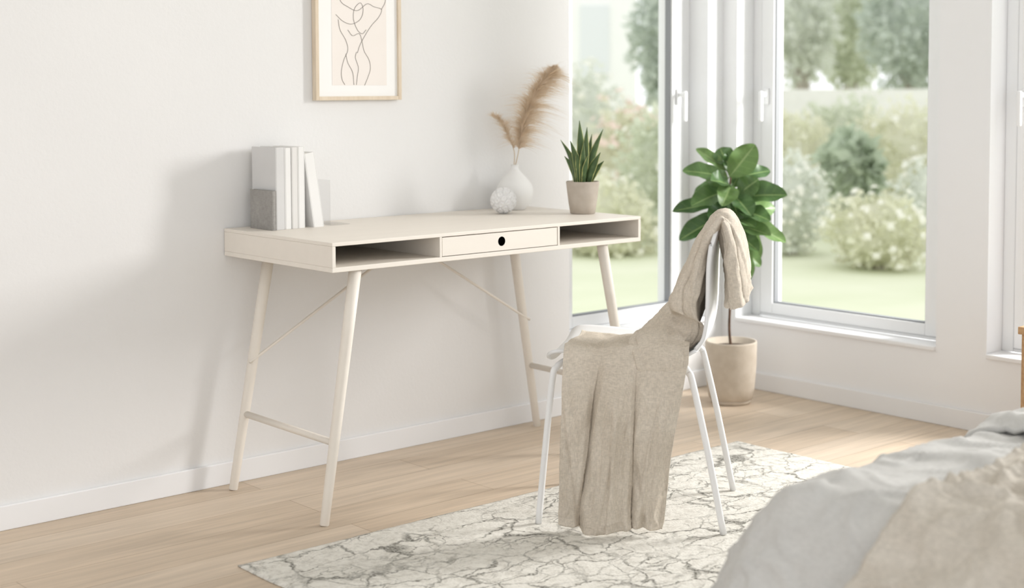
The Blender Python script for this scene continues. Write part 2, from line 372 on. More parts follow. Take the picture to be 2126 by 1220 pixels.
legs = {'fl': ((2.138,3.184,0),(2.250,3.190,DZ0)), 'bl': ((2.138,3.649,0),(2.272,3.655,DZ0)), 'br': ((3.323,3.649,0),(3.217,3.655,DZ0)), 'fr': ((3.321,3.184,0),(3.178,3.190,DZ0))}
def legpt(k, z):
    a, c = Vector(legs[k][0]), Vector(legs[k][1]); return a.lerp(c, z/DZ0)
for k in legs:
    pts = [legpt(k, z) for z in (0, .002, .1, .3, .5, DZ0)]
    MB().tube(pts, [.0115, .0125, .0132, .0147, .0160, .0172], 20).build('leg', MDESK, desk, smooth=False).data.polygons.foreach_set('use_smooth', [True]*(5*20)+[False]*2)
for a, c in (('bl','fl'), ('br','fr')):
    p, q_ = legpt(a, .215), legpt(c, .215)
    MB().tube([p, q_], .0095, 16).build('stretcher', MDESK, desk, smooth=True)
for k, z in (('bl', .375), ('br', .382)):
    p = legpt(k, z); sx = -1 if k == 'bl' else 1
    MB().tube([p+Vector((sx*.020, -.012, -.010)), p+Vector((0, -.012, 0)), Vector((2.77-.006*(-sx), 3.645, DZ0+.001))], .0042, 10).build('brace_rod', MDESK, desk, smooth=True)

# ------------------------------------------------------------------ picture
px0, px1, pz0, pz1, pd = 2.470, 2.792, 1.117, 1.575, .022
yf = YW-pd
pic = tag(empty('framed_picture', ((px0+px1)/2, YW, pz0)), 'framed line drawing of a torso in pale oak frame hanging above the desk', 'picture')
fwid = .012
m = MB(); m.box(px0, px0+fwid, yf, YW-.001, pz0, pz1); m.box(px1-fwid, px1, yf, YW-.001, pz0, pz1); m.box(px0+fwid, px1-fwid, yf, YW-.001, pz0, pz0+fwid); m.box(px0+fwid, px1-fwid, yf, YW-.001, pz1-fwid, pz1)
m.build('frame', MOAKF, pic, bevel=.001)
MB().box(px0+fwid, px1-fwid, yf+.008, YW-.002, pz0+fwid, pz1-fwid).build('mat_board', MMAT, pic)
yp = yf+.0072
a0 = at(690, 177, 1, yp); a1 = at(803, 177, 1, yp)
MB().box(a0.x, a1.x, yp, yf+.008, a0.z, 1.525).build('print', MPRINT, pic)
strokes = [
 [(700,-150),(690,-90),(697,-40),(706,0),(722,14),(742,22),(762,8),(776,14),(792,20),(786,36),(772,52),(760,70),(748,92),(742,110)],
 [(697,30),(712,44),(730,50),(748,40),(754,20),(748,6),(736,18),(734,40),(742,62),(752,70),(760,62)],
 [(702,40),(706,62),(718,84),(722,104),(714,124),(709,146),(710,164),(716,176)],
 [(722,62),(732,74),(746,70),(752,88),(756,106),(766,124),(769,142),(764,160),(757,177)],
 [(740,108),(738,120),(744,140),(742,158),(740,176)],
 [(718,112),(722,130),(732,150),(735,176)],
 [(792,20),(800,0),(790,-30),(796,-70),(780,-110),(760,-140),(730,-150),(700,-150)],
]
m = MB()
for s in strokes:
    pts = catmull([at(u, v, 1, yp-.0003) for u, v in s], 8); m.tube(pts, .0008, 6)
m.build('line_drawing', MLINE, pic, smooth=True)

# ------------------------------------------------------------------ books
def book(name, label, x0, x1, y0, y1, h, cover, tilt=0, group='books standing on the desk'):
    w = x1-x0; L_ = y1-y0; t = .0025
    r = tag(empty(name, (x1, y0, .75)), label, 'book', group)
    m = MB(); m.box(-w, -w+t, 0, L_, 0, h); m.box(-t, 0, 0, L_, 0, h); m.box(-w+t, -t, 0, t, 0, h)
    m.build('cover', cover, r, world=False, bevel=.0012)
    MB().box(-w+t, -t, t, L_-.004, .003, h-.004).build('pages', MPAGE, r, world=False)
    if tilt: r.rotation_euler = (0, -tilt, 0)
    return r
book('book', 'small grey fabric covered book standing in front of the tall books', 2.2235, 2.2375, 3.556, 3.676, .113, MBKG)
book('book', 'tall light grey book, its wide cover facing left, behind the small grey one', 2.2395, 2.2705, 3.562, 3.690, .236, MBK1)
book('book', 'slim white book right against the tall light grey book', 2.2720, 2.2925, 3.564, 3.694, .234, MBK2)
book('book', 'slim pale book between two other slim upright books', 2.2940, 2.3150, 3.563, 3.692, .235, MBK3)
book('book', 'slim white upright book that the leaning book rests against', 2.3165, 2.3385, 3.564, 3.694, .236, MBK2)
book('book', 'white book leaning to the left beside the clear bookend', 2.3700, 2.4060, 3.566, 3.692, .222, MBK2, tilt=.145)
be = tag(empty('bookend', (2.43, 3.62, .75)), 'clear acrylic bookend standing beside the leaning white book', 'bookend')
MB().box(2.428, 2.431, 3.57, 3.68, .753, .885).build('upright_panel', MACRYL, be)
MB().box(2.428, 2.50, 3.57, 3.68, .7505, .753).build('foot_panel', MACRYL, be)

# ------------------------------------------------------------------ vase, ball, pampas
vc = (3.2025, 3.6235, .75)
vase = MB()
prof = catmull([Vector((r, z, 0)) for r, z in [(.026,0),(.034,.002),(.050,.022),(.0605,.052),(.057,.080),(.042,.104),(.024,.122),(.0145,.133),(.0120,.142),(.0138,.150)]], 5)
prof = [(p.x, p.y) for p in prof] + [(.0105,.149), (.009,.140), (.010,.128)]
vase.lathe(prof, vc, 48)
tag(vase.build('vase', MVASE, smooth=True), 'white round bellied vase with narrow neck holding pampas grass', 'vase')
bc = Vector((3.072, 3.531, .7925)); br_ = .0425
bmx = bmesh.new(); bmesh.ops.create_icosphere(bmx, subdivisions=6, radius=1)
fib = []
for i in range(52):
    z = 1-2*(i+.5)/52; a = i*2.39996; r = math.sqrt(1-z*z); fib.append(Vector((r*math.cos(a), r*math.sin(a), z)))
vs = []
for v in bmx.verts:
    n_ = v.co.normalized(); d = sorted((n_-q).length for q in fib)[:2]
    e = min(1, (d[1]-d[0])/.16); vs.append(tuple(bc + n_*br_*(.86+.14*e**.7 - .11*max(0, 1-d[0]/.13))))
fs = [tuple(v.index for v in fc.verts) for fc in bmx.faces]; bmx.free()
tag(MB().add(vs, fs).build('ornament_ball', MBALL, smooth=True), 'small white carved ball lying in front of the vase', 'ornament')

def plume(label, px_pts, d0, wfn, n, seed, hl, t0, right, left, droop, tuft):
    rr = random.Random(seed)
    base = Vector((vc[0], vc[1], .80))
    pts = [deep(u, v, d0) for u, v in px_pts]
    mouth = Vector((vc[0]+(.003 if seed == 1 else -.003), vc[1], .897))
    line = catmull([mouth]+pts, 14)
    root = tag(empty('pampas_stalk', base), label, 'dried grass', 'pampas stalks in the white vase')
    MB().tube([base, mouth]+line[1:], [.0016]*2+[.0014-.0008*i/len(line) for i in range(len(line)-1)], 8).build('stem', MSTEM, root, smooth=True)
    m = MB()
    # hairs sit in feathery tufts along the stalk
    nt_ = max(20, n//tuft)
    for j in range(nt_):
        t = t0+(1-t0)*((j+rr.random())/nt_)**.95
        lat0 = rr.uniform(-left, right); dep0 = rr.uniform(-.6, .6); ln0 = rr.uniform(.7, 1.15); tg0 = rr.uniform(.4, 1.0)
        for i in range(tuft):
            tt = min(1, max(t0, t+rr.gauss(0, .014)))
            p = samp(line, tt); tg = (samp(line, min(1, tt+.03))-samp(line, max(0, tt-.03))).normalized()
            q = (tt-t0)/(1-t0)
            lat = lat0+rr.gauss(0, .12); dep = dep0+rr.gauss(0, .12)
            out = R0*lat + F0*dep
            d1 = (tg*tg0*rr.uniform(.85, 1.15) + out*.9).normalized()
            L_ = hl*wfn(q)*ln0*rr.uniform(.4, 1.1)
            w = rr.uniform(.0004, .0008); side = d1.cross(FP).normalized()
            vs = []; fs = []
            K = 6; ph = rr.uniform(0, 6)
            for k in range(K+1):
                u = k/K
                pos = p + d1*L_*u + (out*.55 - U0*droop*(.25+abs(lat)))*L_*u*u + side*.002*math.sin(u*5+ph)*u
                ww = w*(1.1-u)
                vs += [pos-side*ww, pos+side*ww]
                if k: fs.append((2*k-2, 2*k-1, 2*k+1, 2*k))
            m.add(vs, fs)
    m.build('plume', MPAMPAS, root)
plume('tall full pampas plume arching right out of the vase', [(1077,312),(1083,272),(1094,232),(1112,190),(1134,158),(1151,138)], 4.84, lambda q: (.80+.60*math.sin(PI*min(1, q*.9+.14))) if q < .75 else 1.20-1.0*(q-.75)/.25, 4000, 1, .070, .18, 1.0, .68, .62, 13)
plume('short thin pampas plume leaning left out of the vase', [(1068,318),(1062,296),(1053,274),(1041,252),(1026,238)], 4.84, lambda q: .6+.5*math.sin(PI*q), 700, 2, .036, .28, .65, .75, .25, 11)

# ------------------------------------------------------------------ snake plant
sp0 = Vector((3.262, 3.362, .75))
snake = tag(empty('snake_plant', sp0), 'small snake plant with yellow edged leaves in grey pot on desk end', 'potted plant')
MB().lathe([(.036,0),(.040,.002),(.0455,.035),(.0525,.092),(.0535,.101),(.0525,.104),(.0485,.103),(.047,.088)], sp0, 44).build('pot', MPOT, snake, smooth=True)
MB().lathe([(.0465,.084),(.0465,.088),(.02,.093),(.004,.094)], sp0, 30).build('soil', MSOIL, snake, smooth=True)
m = MB()
tips = [(1203,250,0,.03),(1219,264,-.02,.0),(1252,268,.01,.0),(1164,290,0,-.01),(1184,292,-.025,.01),(1247,316,-.03,0),(1212,296,-.035,0),(1172,324,.02,0),(1238,296,.03,0),(1229,278,.02,0),(1196,314,-.03,.0),(1254,334,.0,0),(1222,320,-.04,0)]
for i, (u, v, dd, _) in enumerate(tips):
    tip = deep(u, v, 4.665+dd)
    bp = sp0 + Vector((0,0,.09)) + R0*((u-1214)*.00045) + F0*dd*.6
    L_ = (tip-bp).length; ax = (tip-bp).normalized(); rr = random.Random(i+40)
    ang = rr.uniform(-.8, .8); sd = (R0*math.cos(ang)+F0*math.sin(ang)); sd = (sd-ax*sd.dot(ax)).normalized(); nn = ax.cross(sd)
    W_ = .0098+.002*rr.random()
    outw = R0*((u-1214)/40)*.010
    def fn(s, t, bp=bp, ax=ax, L_=L_, sd=sd, nn=nn, W_=W_, outw=outw):
        wv = W_*(.62+.55*math.sin(PI*min(1, s*.62+.12)))*(1 if s < .5 else max(0.02, 1-((s-.5)/.5)**1.6))
        x = (t-.5)*2
        return bp + ax*L_*s - outw*math.sin(PI*s) + sd*wv*x + nn*(.45*wv*x*x)
    m.grid(fn, 14, 8, lambda s, t: (1.0 if abs(t-.5) > .40 else (.2+.35*(1 if nz(s*22+i*7, t*2) > .05 else 0))))
m.build('foliage', MSNAKE, snake, smooth=True, attr=True, solid=.0016)

# ------------------------------------------------------------------ fiddle leaf fig
fc = Vector((4.105, 3.452, 0)); fd = fc.dot(F0)
fig = tag(empty('fiddle_leaf_fig', fc), 'leafy green fig tree in beige pot standing in the window corner', 'potted tree')
MB().lathe([(.066,.012),(.070,.014),(.080,.020),(.087,.06),(.0925,.14),(.0945,.222),(.0935,.228),(.087,.228),(.085,.205)], fc, 56).build('pot', MPOT2, fig, smooth=True)
MB().lathe([(.066,0),(.071,.001),(.074,.010),(.073,.016),(.066,.0155)], fc, 48).build('saucer', MPOT2, fig, smooth=True)
MB().lathe([(.0845,.198),(.0845,.204),(.05,.209),(.006,.211)], fc, 36).build('soil', MSOIL, fig, smooth=True)
tr = catmull([fc+Vector((0,0,.20))]+[deep(u, v, fd) for u, v in ((1514,680),(1516,620),(1514,560),(1518,490),(1514,420),(1518,350))], 6)
MB().tube(tr, [.0052-.0022*i/len(tr) for i in range(len(tr))], 12).build('trunk', MTRUNK, fig, smooth=True)
m = MB()
def fleaf(base, tip, width, nrm, curl=.18, seed=0):
    base = Vector(base); tip = Vector(tip); ax = tip-base; L_ = ax.length; ax.normalize()
    nn = (nrm-ax*nrm.dot(ax)).normalized(); sd = ax.cross(nn)
    rs = random.Random(int(seed*13)); shade = .02+.5*rs.random(); fold = rs.uniform(.25, .6)
    def fn(s, t):
        x = (t-.5)*2
        if s < .12: w = .0015
        else:
            q = (s-.12)/.88; w = width*.5*(math.sin(PI*q**.92)**.62)*(.80+.28*q) if 0 < q < 1 else .0005
        sag = -curl*L_*(s**2)*.55 + curl*L_*.35*s
        wav = .13*w*math.sin(s*15+seed)*abs(x)
        return base + ax*L_*s + sd*w*x*(1-.12*fold) + nn*(sag + fold*w*abs(x)**1.3 + wav)
    def mk(s, t):
        x = abs(t-.5)*2
        if x < .05: return .9
        vein = abs(((s*7 - x*.9) % 1)-.5)*2
        return shade + .18*max(0, (vein-.7)/.3)*(1-.5*x)
    m.grid(fn, 44, 18, mk)
toC = -F0
LV = [ # base px, tip px, depth base, depth tip, width(px), normal tilt (right, up)
 (1508,375,1568,300,0,-.02,66,.1,.25), (1516,360,1446,306,0,.05,34,0,.9), (1512,368,1418,352,0,-.02,46,-.1,.8), (1520,372,1600,352,0,.04,42,.1,.8),
 (1518,392,1436,424,0,-.09,56,-.2,.9), (1520,380,1500,425,0,-.12,50,0,.5), (1530,405,1574,372,0,-.03,56,.2,.6), (1520,410,1634,402,0,-.05,58,.2,.7),
 (1512,420,1396,436,0,.0,44,-.2,.8), (1514,440,1410,496,0,-.03,52,-.3,.5), (1520,430,1600,455,0,-.09,50,.3,.8), (1520,450,1634,500,0,-.02,46,.4,.7),
 (1520,480,1556,584,0,-.05,50,.5,.2), (1518,460,1500,520,0,-.10,50,0,.3), (1516,440,1462,500,0,.08,50,-.3,.5), (1520,420,1582,540,0,.06,46,.5,.3),
 (1518,400,1560,445,0,-.12,52,.2,.5), (1516,350,1494,306,0,.05,48,-.2,.3), (1518,385,1478,372,0,-.10,50,-.1,.8), (1520,465,1600,486,0,-.10,44,.3,.5),
 (1518,400,1590,390,0,.10,52,.2,.4), (1516,410,1440,395,0,.10,52,-.2,.4), (1518,470,1446,470,0,.08,50,-.2,.3), (1518,480,1532,550,0,.06,46,.1,.2),
 (1520,440,1612,430,0,.08,48,.3,.4), (1516,425,1475,455,0,-.11,50,-.2,.6), (1518,475,1575,520,0,-.08,46,.3,.3), (1518,395,1545,340,0,.06,54,.1,.2),
 (1516,415,1500,470,0,.07,52,-.1,.3), (1518,430,1555,480,0,.07,50,.2,.3), (1514,395,1470,350,0,.07,50,-.2,.3), (1518,405,1535,460,0,-.05,46,.1,.6), (1512,450,1480,470,0,-.06,44,-.3,.7),
 (1518,495,1582,552,0,.02,40,.5,.3), (1518,500,1536,572,0,.05,40,.1,.2), (1516,370,1522,312,0,.04,48,0,.2), (1518,450,1568,468,0,-.12,42,.2,.7)]
for i, (bu, bv, tu, tv, db, dt, w, nr, nu_) in enumerate(LV):
    bse = deep(bu, bv, fd+db); tp = deep(tu, tv, fd+dt)
    fleaf(bse, tp, w/f*fd, (toC*1.0 + R0*nr + U0*nu_).normalized(), .24, i*1.7)
m.build('foliage', MFIG, fig, smooth=True, attr=True)

# ------------------------------------------------------------------ chair
chair = tag(empty('chair', (2.8665, 2.731, .0092), .6398), 'white moulded shell chair with slim metal legs at the desk', 'chair')
seatp = [(.222,.418),(.215,.437),(.190,.447),(.12,.446),(.03,.440),(-.07,.438),(-.13,.443),(-.168,.462)]
backp = [(-.168,.462),(-.190,.495),(-.200,.55),(-.203,.62),(-.205,.69),(-.212,.75),(-.222,.792)]
sp_ = catmull([Vector((0, y, z)) for y, z in seatp], 6); bp_ = catmull([Vector((0, y, z)) for y, z in backp], 6)
def seatf(u, v):
    p = samp(sp_, u); x = (v-.5)*2
    w = .198+.008*math.sin(PI*u)
    if u < .25: w *= 1-.16*(1-u/.25)**2
    return (x*w, p.y, p.z + .012*abs(x)**3*(1-u*.3) - .003*(1-x*x))
def backf(u, v):
    p = samp(bp_, u); x = (v-.5)*2
    w = .196-.012*u
    if u > .7: w *= max(.55, math.sqrt(max(0, 1-((u-.7)/.3)**3*.62)))
    return (x*w, p.y + .007*abs(x)**2.2*math.sin(PI*min(1, u*.6+.1)), p.z - (.012*abs(x)**3 if u > .8 else 0) + .010*abs(x)**3*(1-u)**3)
MB().grid(seatf, 30, 24).build('seat', MCHAIR, chair, world=False, smooth=True, solid=.009)
MB().grid(backf, 30, 24).build('backrest', MCHAIR, chair, world=False, smooth=True, solid=.009)
for sx in (-1, 1):
    for pts in ([(.2095,.242,0),(.203,.222,.22),(.197,.206,.385),(.190,.196,.412),(.172,.182,.424),(.14,.165,.426),(.05,.12,.426)],
                [(.2095,-.242,0),(.200,-.198,.22),(.192,-.160,.385),(.185,-.150,.408),(.168,-.138,.420),(.14,-.122,.4215),(.05,-.08,.4215)]):
        l = catmull([Vector((sx*x, y, z)) for x, y, z in pts], 6)
        MB().tube(l, .0088, 14).build('leg', MLEG, chair, world=False, smooth=True)
MB().tube([(0,.125,.426),(0,.0,.424),(0,-.085,.4215)], .016, 12).tube([(-.06,.12,.426),(.06,.12,.426)], .009, 10).tube([(-.06,-.08,.4215),(.06,-.08,.4215)], .009, 10).build('seat_frame', MLEG, chair, world=False, smooth=True)

# ------------------------------------------------------------------ throw over the chair
throw = MB()
def hang(u, v):
    # u: 0 = front of the chair .. 1 = rear ; v: 0 = on the seat, 1 = hem near the floor
    hem = .013 - .009*sst(.20, .30, u) + .007*sst(.45, .62, u) + .005*sst(.66, .74, u) + .004*nz(u*9, 2)
    key = 'k%.4f' % u
    if key not in hang.c:
        ztop = .459 + .006*nz(u*5, 1.3)
        path = [Vector((.075,ztop,0)), Vector((-.03,ztop,0)), Vector((-.12,ztop+.004,0)), Vector((-.185,ztop+.010,0)), Vector((-.214,ztop+.001,0)), Vector((-.228,.43,0)), Vector((-.233,.36,0)), Vector((-.238,.22,0)), Vector((-.241,hem+.05,0)), Vector((-.246-.016*nz(u*8, 9),hem,0))]
        hang.c[key] = catmull(path, 8)
    p = samp(hang.c[key], v)
    low = max(0, min(1, (.462-p.y)/.16)) if p.x < -.15 else 0
    lows = low*low*(3-2*low)
    vv = max(0, (.44-p.y)/.44)
    y0b = .172+.008*vv; y1b = -.152+.066*vv**.8
    y = y0b + (y1b-y0b)*u
    # overlapping panels whose borders run obliquely down the cloth
    b1 = .29-.09*vv + .015*nz(vv*3, 1.7); b2 = .60+.10*vv + .02*nz(vv*2.5, 6.1); b3 = .45+.03*vv + .02*nz(vv*2, 9.3)
    if u < b1: q = u/b1; off = .004 + .014*math.sin(PI*min(1, q*.75+.05)) - .006*sst(.82, 1, q)
    elif u < b2:
        q = (u-b1)/(b2-b1)
        off = -.003 + (.030+.008*vv)*sst(0, .22, q)*(1-.50*sst(.35, 1, q))
        off -= .010*sst(.93, 1, q)
        off += .012*vv**.6*sst(b3-.012, b3+.02, u)*(1-sst(b3+.02, b3+.13, u))          # a narrower fold inside the middle panel
    else:
        q = (u-b2)/(1-b2); off = -.006 + .016*sst(0, .35, q) - .014*sst(.6, 1, q) + .007*math.sin(q*11)*vv
    off += (.009*ridge(u*3.4+vv*.8+.7, vv*.9, 3, 5) - .006*ridge(u*4.8-vv, vv*1.1, 13, 6) + .005*ridge(u*9+vv*1.5, vv*1.6, 23, 6))*min(1, vv*3)
    x = p.x - off*(.05+.95*lows) if p.x < -.12 else p.x
    if u > b1 and u < b1+.12: y += .010*lows*vv*(1-(u-b1)/.12)      # the middle panel laps over the first
    z = p.y
    if p.x > -.21: z += .014*math.exp(-((u-.62)/.07)**2)*min(1, v*5) + .018*math.exp(-((u-.95)/.12)**2)*min(1, v*8) + .005*nz(u*6, v*12, 6) + .006*ridge(u*4, v*5, 8, 6)
    wr = .003*nz(u*6, v*8, 4) + .002*nz(u*15, v*12, 9) + .0035*ridge(u*5+v*5, v*9-u*3, 2, 7)
    return (x-wr*lows - .008*lows*nz(u*3, v*2.5, 7), y + .004*nz(u*5, v*7, 3)*lows, z)
hang.c = {}
throw.grid(hang, 200, 130)
# gathered cloth: over the backrest, down its inner face, round onto the seat and over the side
#        centre (x, y, z)      half width, half thickness, width axis
BUN = [((-.050,-.269,.592), .112, .029, (1,0,0)), ((-.050,-.266,.625), .120, .029, (1,0,0)), ((-.045,-.260,.680), .118, .029, (1,0,0)), ((-.040,-.252,.745), .108, .026, (1,0,0)),
       ((-.035,-.226,.799), .098, .019, (1,0,0)), ((-.045,-.187,.742), .112, .020, (1,0,0)), ((-.056,-.159,.655), .122, .030, (1,0,0)), ((-.062,-.136,.580), .126, .040, (1,0,0)),
       ((-.075,-.112,.520), .120, .044, (.95,.3,0)), ((-.115,-.085,.490), .092, .034, (.7,.7,0)), ((-.165,-.070,.480), .074, .022, (.15,1,0)), ((-.212,-.075,.462), .064, .013, (0,1,0)), ((-.226,-.080,.430), .058, .007, (0,1,0)), ((-.212,-.085,.400), .05, .004, (0,1,0))]
bc_ = catmull([Vector(b[0]) for b in BUN], 10); bw_ = catmull([Vector((b[1], b[2], 0)) for b in BUN], 10); ba_ = catmull([Vector(b[3]) for b in BUN], 10)
def bundle(u, v):
    c = samp(bc_, u); t = (samp(bc_, min(1, u+.015))-samp(bc_, max(0, u-.015))).normalized()
    ax = samp(ba_, u); ax = (ax-t*ax.dot(t)).normalized(); nn = t.cross(ax)
    s = samp(bw_, u); a = 2*PI*v
    ca, sa = math.cos(a), math.sin(a)
    ph = 1.2*nz(u*5, 3.3)
    pl = abs(math.sin(2.5*a+ph+u*2))**.7*.32 - .19
    pl += .18*ridge(ca*1.6+u*2, sa*1.6, u*4, 4) - .09
    r = 1 + pl + .10*nz(u*7, ca*2, sa*2)
    k = min(1, s.y/.02)
    x = math.copysign(abs(ca)**.8, ca)*s.x*(1+.4*pl*k); y = math.copysign(abs(sa)**.85, sa)*s.y*r
    y += (.003*nz(u*22, x*30, 4) + .004*ridge(u*6+x*9, x*18, 9, 5))*k*math.copysign(1, sa)
    p = c + ax*x + nn*y
    if u < .12: p.z += (1-u/.12)*.014*math.sin(x*24+1.2) - (1-u/.12)*.25*(nn*y).y
    return p
throw.grid(bundle, 190, 90)
to = throw.build('throw_blanket', MLINEN, None, smooth=True, solid=.0032)
to.matrix_basis = chair.matrix_basis.copy()
tag(to, 'taupe linen throw draped over the white chair down to the rug', 'blanket')

# ------------------------------------------------------------------ bed, throw, bedside table
BX, BY, BR, BZ = 2.145, 1.60, .10, .427
tab = [(0.0, 0.0)]
for i in range(1, 301):                    # falling profile: rounded edge, then a slope that steepens
    d = i*.0025; a = d/BR if d < BR*.87 else .87 + (1.38-.87)*min(1, (d-BR*.87)/.34)
    tab.append((tab[-1][0]+.0025*math.cos(a), tab[-1][1]+.0025*math.sin(a)))
def drape(u, v, lift=0, amp=1, seed=0, rip=1):
    du = max(0, BX-u); dv = max(0, v-BY); d = math.hypot(du, dv)
    x = max(u, BX); y = min(v, BY); z = BZ
    wr = .008*nz(u*2.3, v*2.3, seed) + .006*nz(u*5+v*3, v*6-u*2, seed+3) + .004*nz(u*13+v*6, v*12, seed+5)
    wr += ridge(u*3.1-v*1.2, v*3.4, seed+8, 9)*.011 + ridge(u*6+v*2, v*5-u, seed+18, 9)*.009 + ridge(u*11-v*5, v*9+u*4, seed+28, 8)*.007
    if d > 0:
        dx, dy = -du/d, dv/d; h, dz = tab[min(300, int(d/.0025))]
        k = min(1, d/.12)
        if dv > 0 and u > 2.35: h *= 1-.45*min(1, (u-2.35)/.5)*min(1, dv/.1)
        h += rip*.014*min(1, max(0, d-.12)/.15)*math.sin((y-x)*11+math.atan2(dy, -dx)*5+seed)
        x += dx*(h+lift*k+wr*k*amp); y += dy*(h+lift*k+wr*k*amp); z -= dz
        z += (lift*max(.35, 1-k)+wr*amp*(1-k))
        z = max(z, .022+lift*.3)
    else: z += lift + wr*amp
    return (x, y, z)
bed = tag(empty('bed', (3.2, .9, 0)), 'bed with rumpled pale grey duvet hanging off its end, lower right', 'bed')
MB().box(2.20, 4.26, .12, 1.56, .20, .385).build('mattress', MMATT, bed, bevel=.03)
MB().box(2.22, 4.28, .14, 1.54, .11, .198).build('bed_base', MOAK, bed, bevel=.004)
for x in (2.30, 4.2):
    for y in (.22, 1.44): MB().tube([(x, y, .0095), (x, y, .11)], .022, 14).build('leg', MOAK, bed, smooth=True)
MB().grid(lambda s, t: drape(BX-.50+(4.20-BX+.50)*s, .02+(BY+.46-.02)*t, 0, 1, 0), 280, 210).build('duvet', MDUVET, bed, smooth=True, solid=.010)
def foldf(s, t):
    u = 2.70+.05*math.sin(t*9)+.45*s; v = .05+(BY+.10-.05)*t
    return drape(u, v, .010+.014*math.sin(PI*min(1, s*2.2+.02))**.6 if s < .227 else .023, 1.1, 2)
MB().grid(foldf, 50, 90).build('folded_edge', MDUVET, bed, smooth=True, solid=.012)
def bthrow(s, t):
    u = BX-.47+(3.35-BX+.47)*s; edge = 1.40+.10*max(0, BX-u)+.018*math.sin(u*5)+.06*max(0, u-2.3)
    v = .03+(edge-.03)*t
    p = Vector(drape(u, v, .020, .8, 0, 1))
    q = .007*nz(u*4+v*2, v*4-u*2, 11)+.018*max(0, nz(u*2.0-v*1.7, v*6+u, 21)) + ridge(u*4.5-v*3, v*3+u*2, 31, 9)*.014 + ridge(u*2.5+v*5, v*2.5-u*4, 41, 9)*.013 + ridge(u*9-v*7, v*7+u*6, 51, 8)*.008
    q += .010*math.exp(-((edge-v)/.02)**2)
    k = min(1, max(0, BX-u)/.12)
    return (p.x-q*k, p.y, p.z+q*(1-k))
tag(MB().grid(bthrow, 260, 220).build('bed_throw', MLINEN2, None, smooth=True, solid=.005), 'beige linen throw spread across the grey duvet on the bed', 'blanket')
ns = tag(empty('bedside_table', (4.10, 2.04, 0)), 'light oak bedside table standing beyond the bed by the wall', 'table')
NX0, NX1, NY0, NY1 = 3.91, 4.33, 1.86, 2.205
MB().box(NX0, NX1, NY0, NY1, .43, .452).build('table_top', MOAK, ns, bevel=.002)
MB().box(NX0+.008, NX1, NY0+.008, NY1-.008, .20, .43).build('cabinet_body', MOAK, ns, bevel=.002)
dd_ = MB().box(NX0-.004, NX0+.008, NY0+.02, NY1-.02, .215, .415).build('drawer', MOAK, ns, bevel=.002)
kn = MB().lathe([(.012,0),(.012,.014),(.006,.018)], (0,0,0), 16)
kn.v = [(NX0-.004-z, 2.03+x, .315+y) for x, y, z in kn.v]; k_ = kn.build('knob', MOAK, ns, smooth=True); k_.parent = dd_
for x in (NX0+.03, NX1-.03):
    for y in (NY0+.03, NY1-.03): MB().tube([(x, y, 0), (x, y, .20)], [.011, .016], 12).build('leg', MOAK, ns, smooth=True)

# ------------------------------------------------------------------ garden, haze put into its pale colours
GZ = -.16
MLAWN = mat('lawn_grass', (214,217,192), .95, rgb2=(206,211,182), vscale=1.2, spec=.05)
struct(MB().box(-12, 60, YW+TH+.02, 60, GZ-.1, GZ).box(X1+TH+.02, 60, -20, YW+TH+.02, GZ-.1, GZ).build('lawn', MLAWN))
def hazy_leaf(name, a, b_): return mat(name, a, .7, rgb2=b_, vscale=3, spec=.15, transl=.4)  # leaf colours washed out to imitate haze
ML = {'dark': hazy_leaf('hazy_leaf_dark', (205,214,195), (189,201,178)), 'mid': hazy_leaf('hazy_leaf_mid', (221,225,207), (209,215,194)), 'yel': hazy_leaf('hazy_leaf_yellow', (233,232,214), (225,226,203)),
      'pale': hazy_leaf('hazy_leaf_pale', (233,235,227), (225,229,218)), 'grey': hazy_leaf('hazy_leaf_greygreen', (216,222,213), (205,213,202))}
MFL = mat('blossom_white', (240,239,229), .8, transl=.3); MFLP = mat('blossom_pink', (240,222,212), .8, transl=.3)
MBARK = mat('garden_bark', (180,172,160), .9, var=.2)
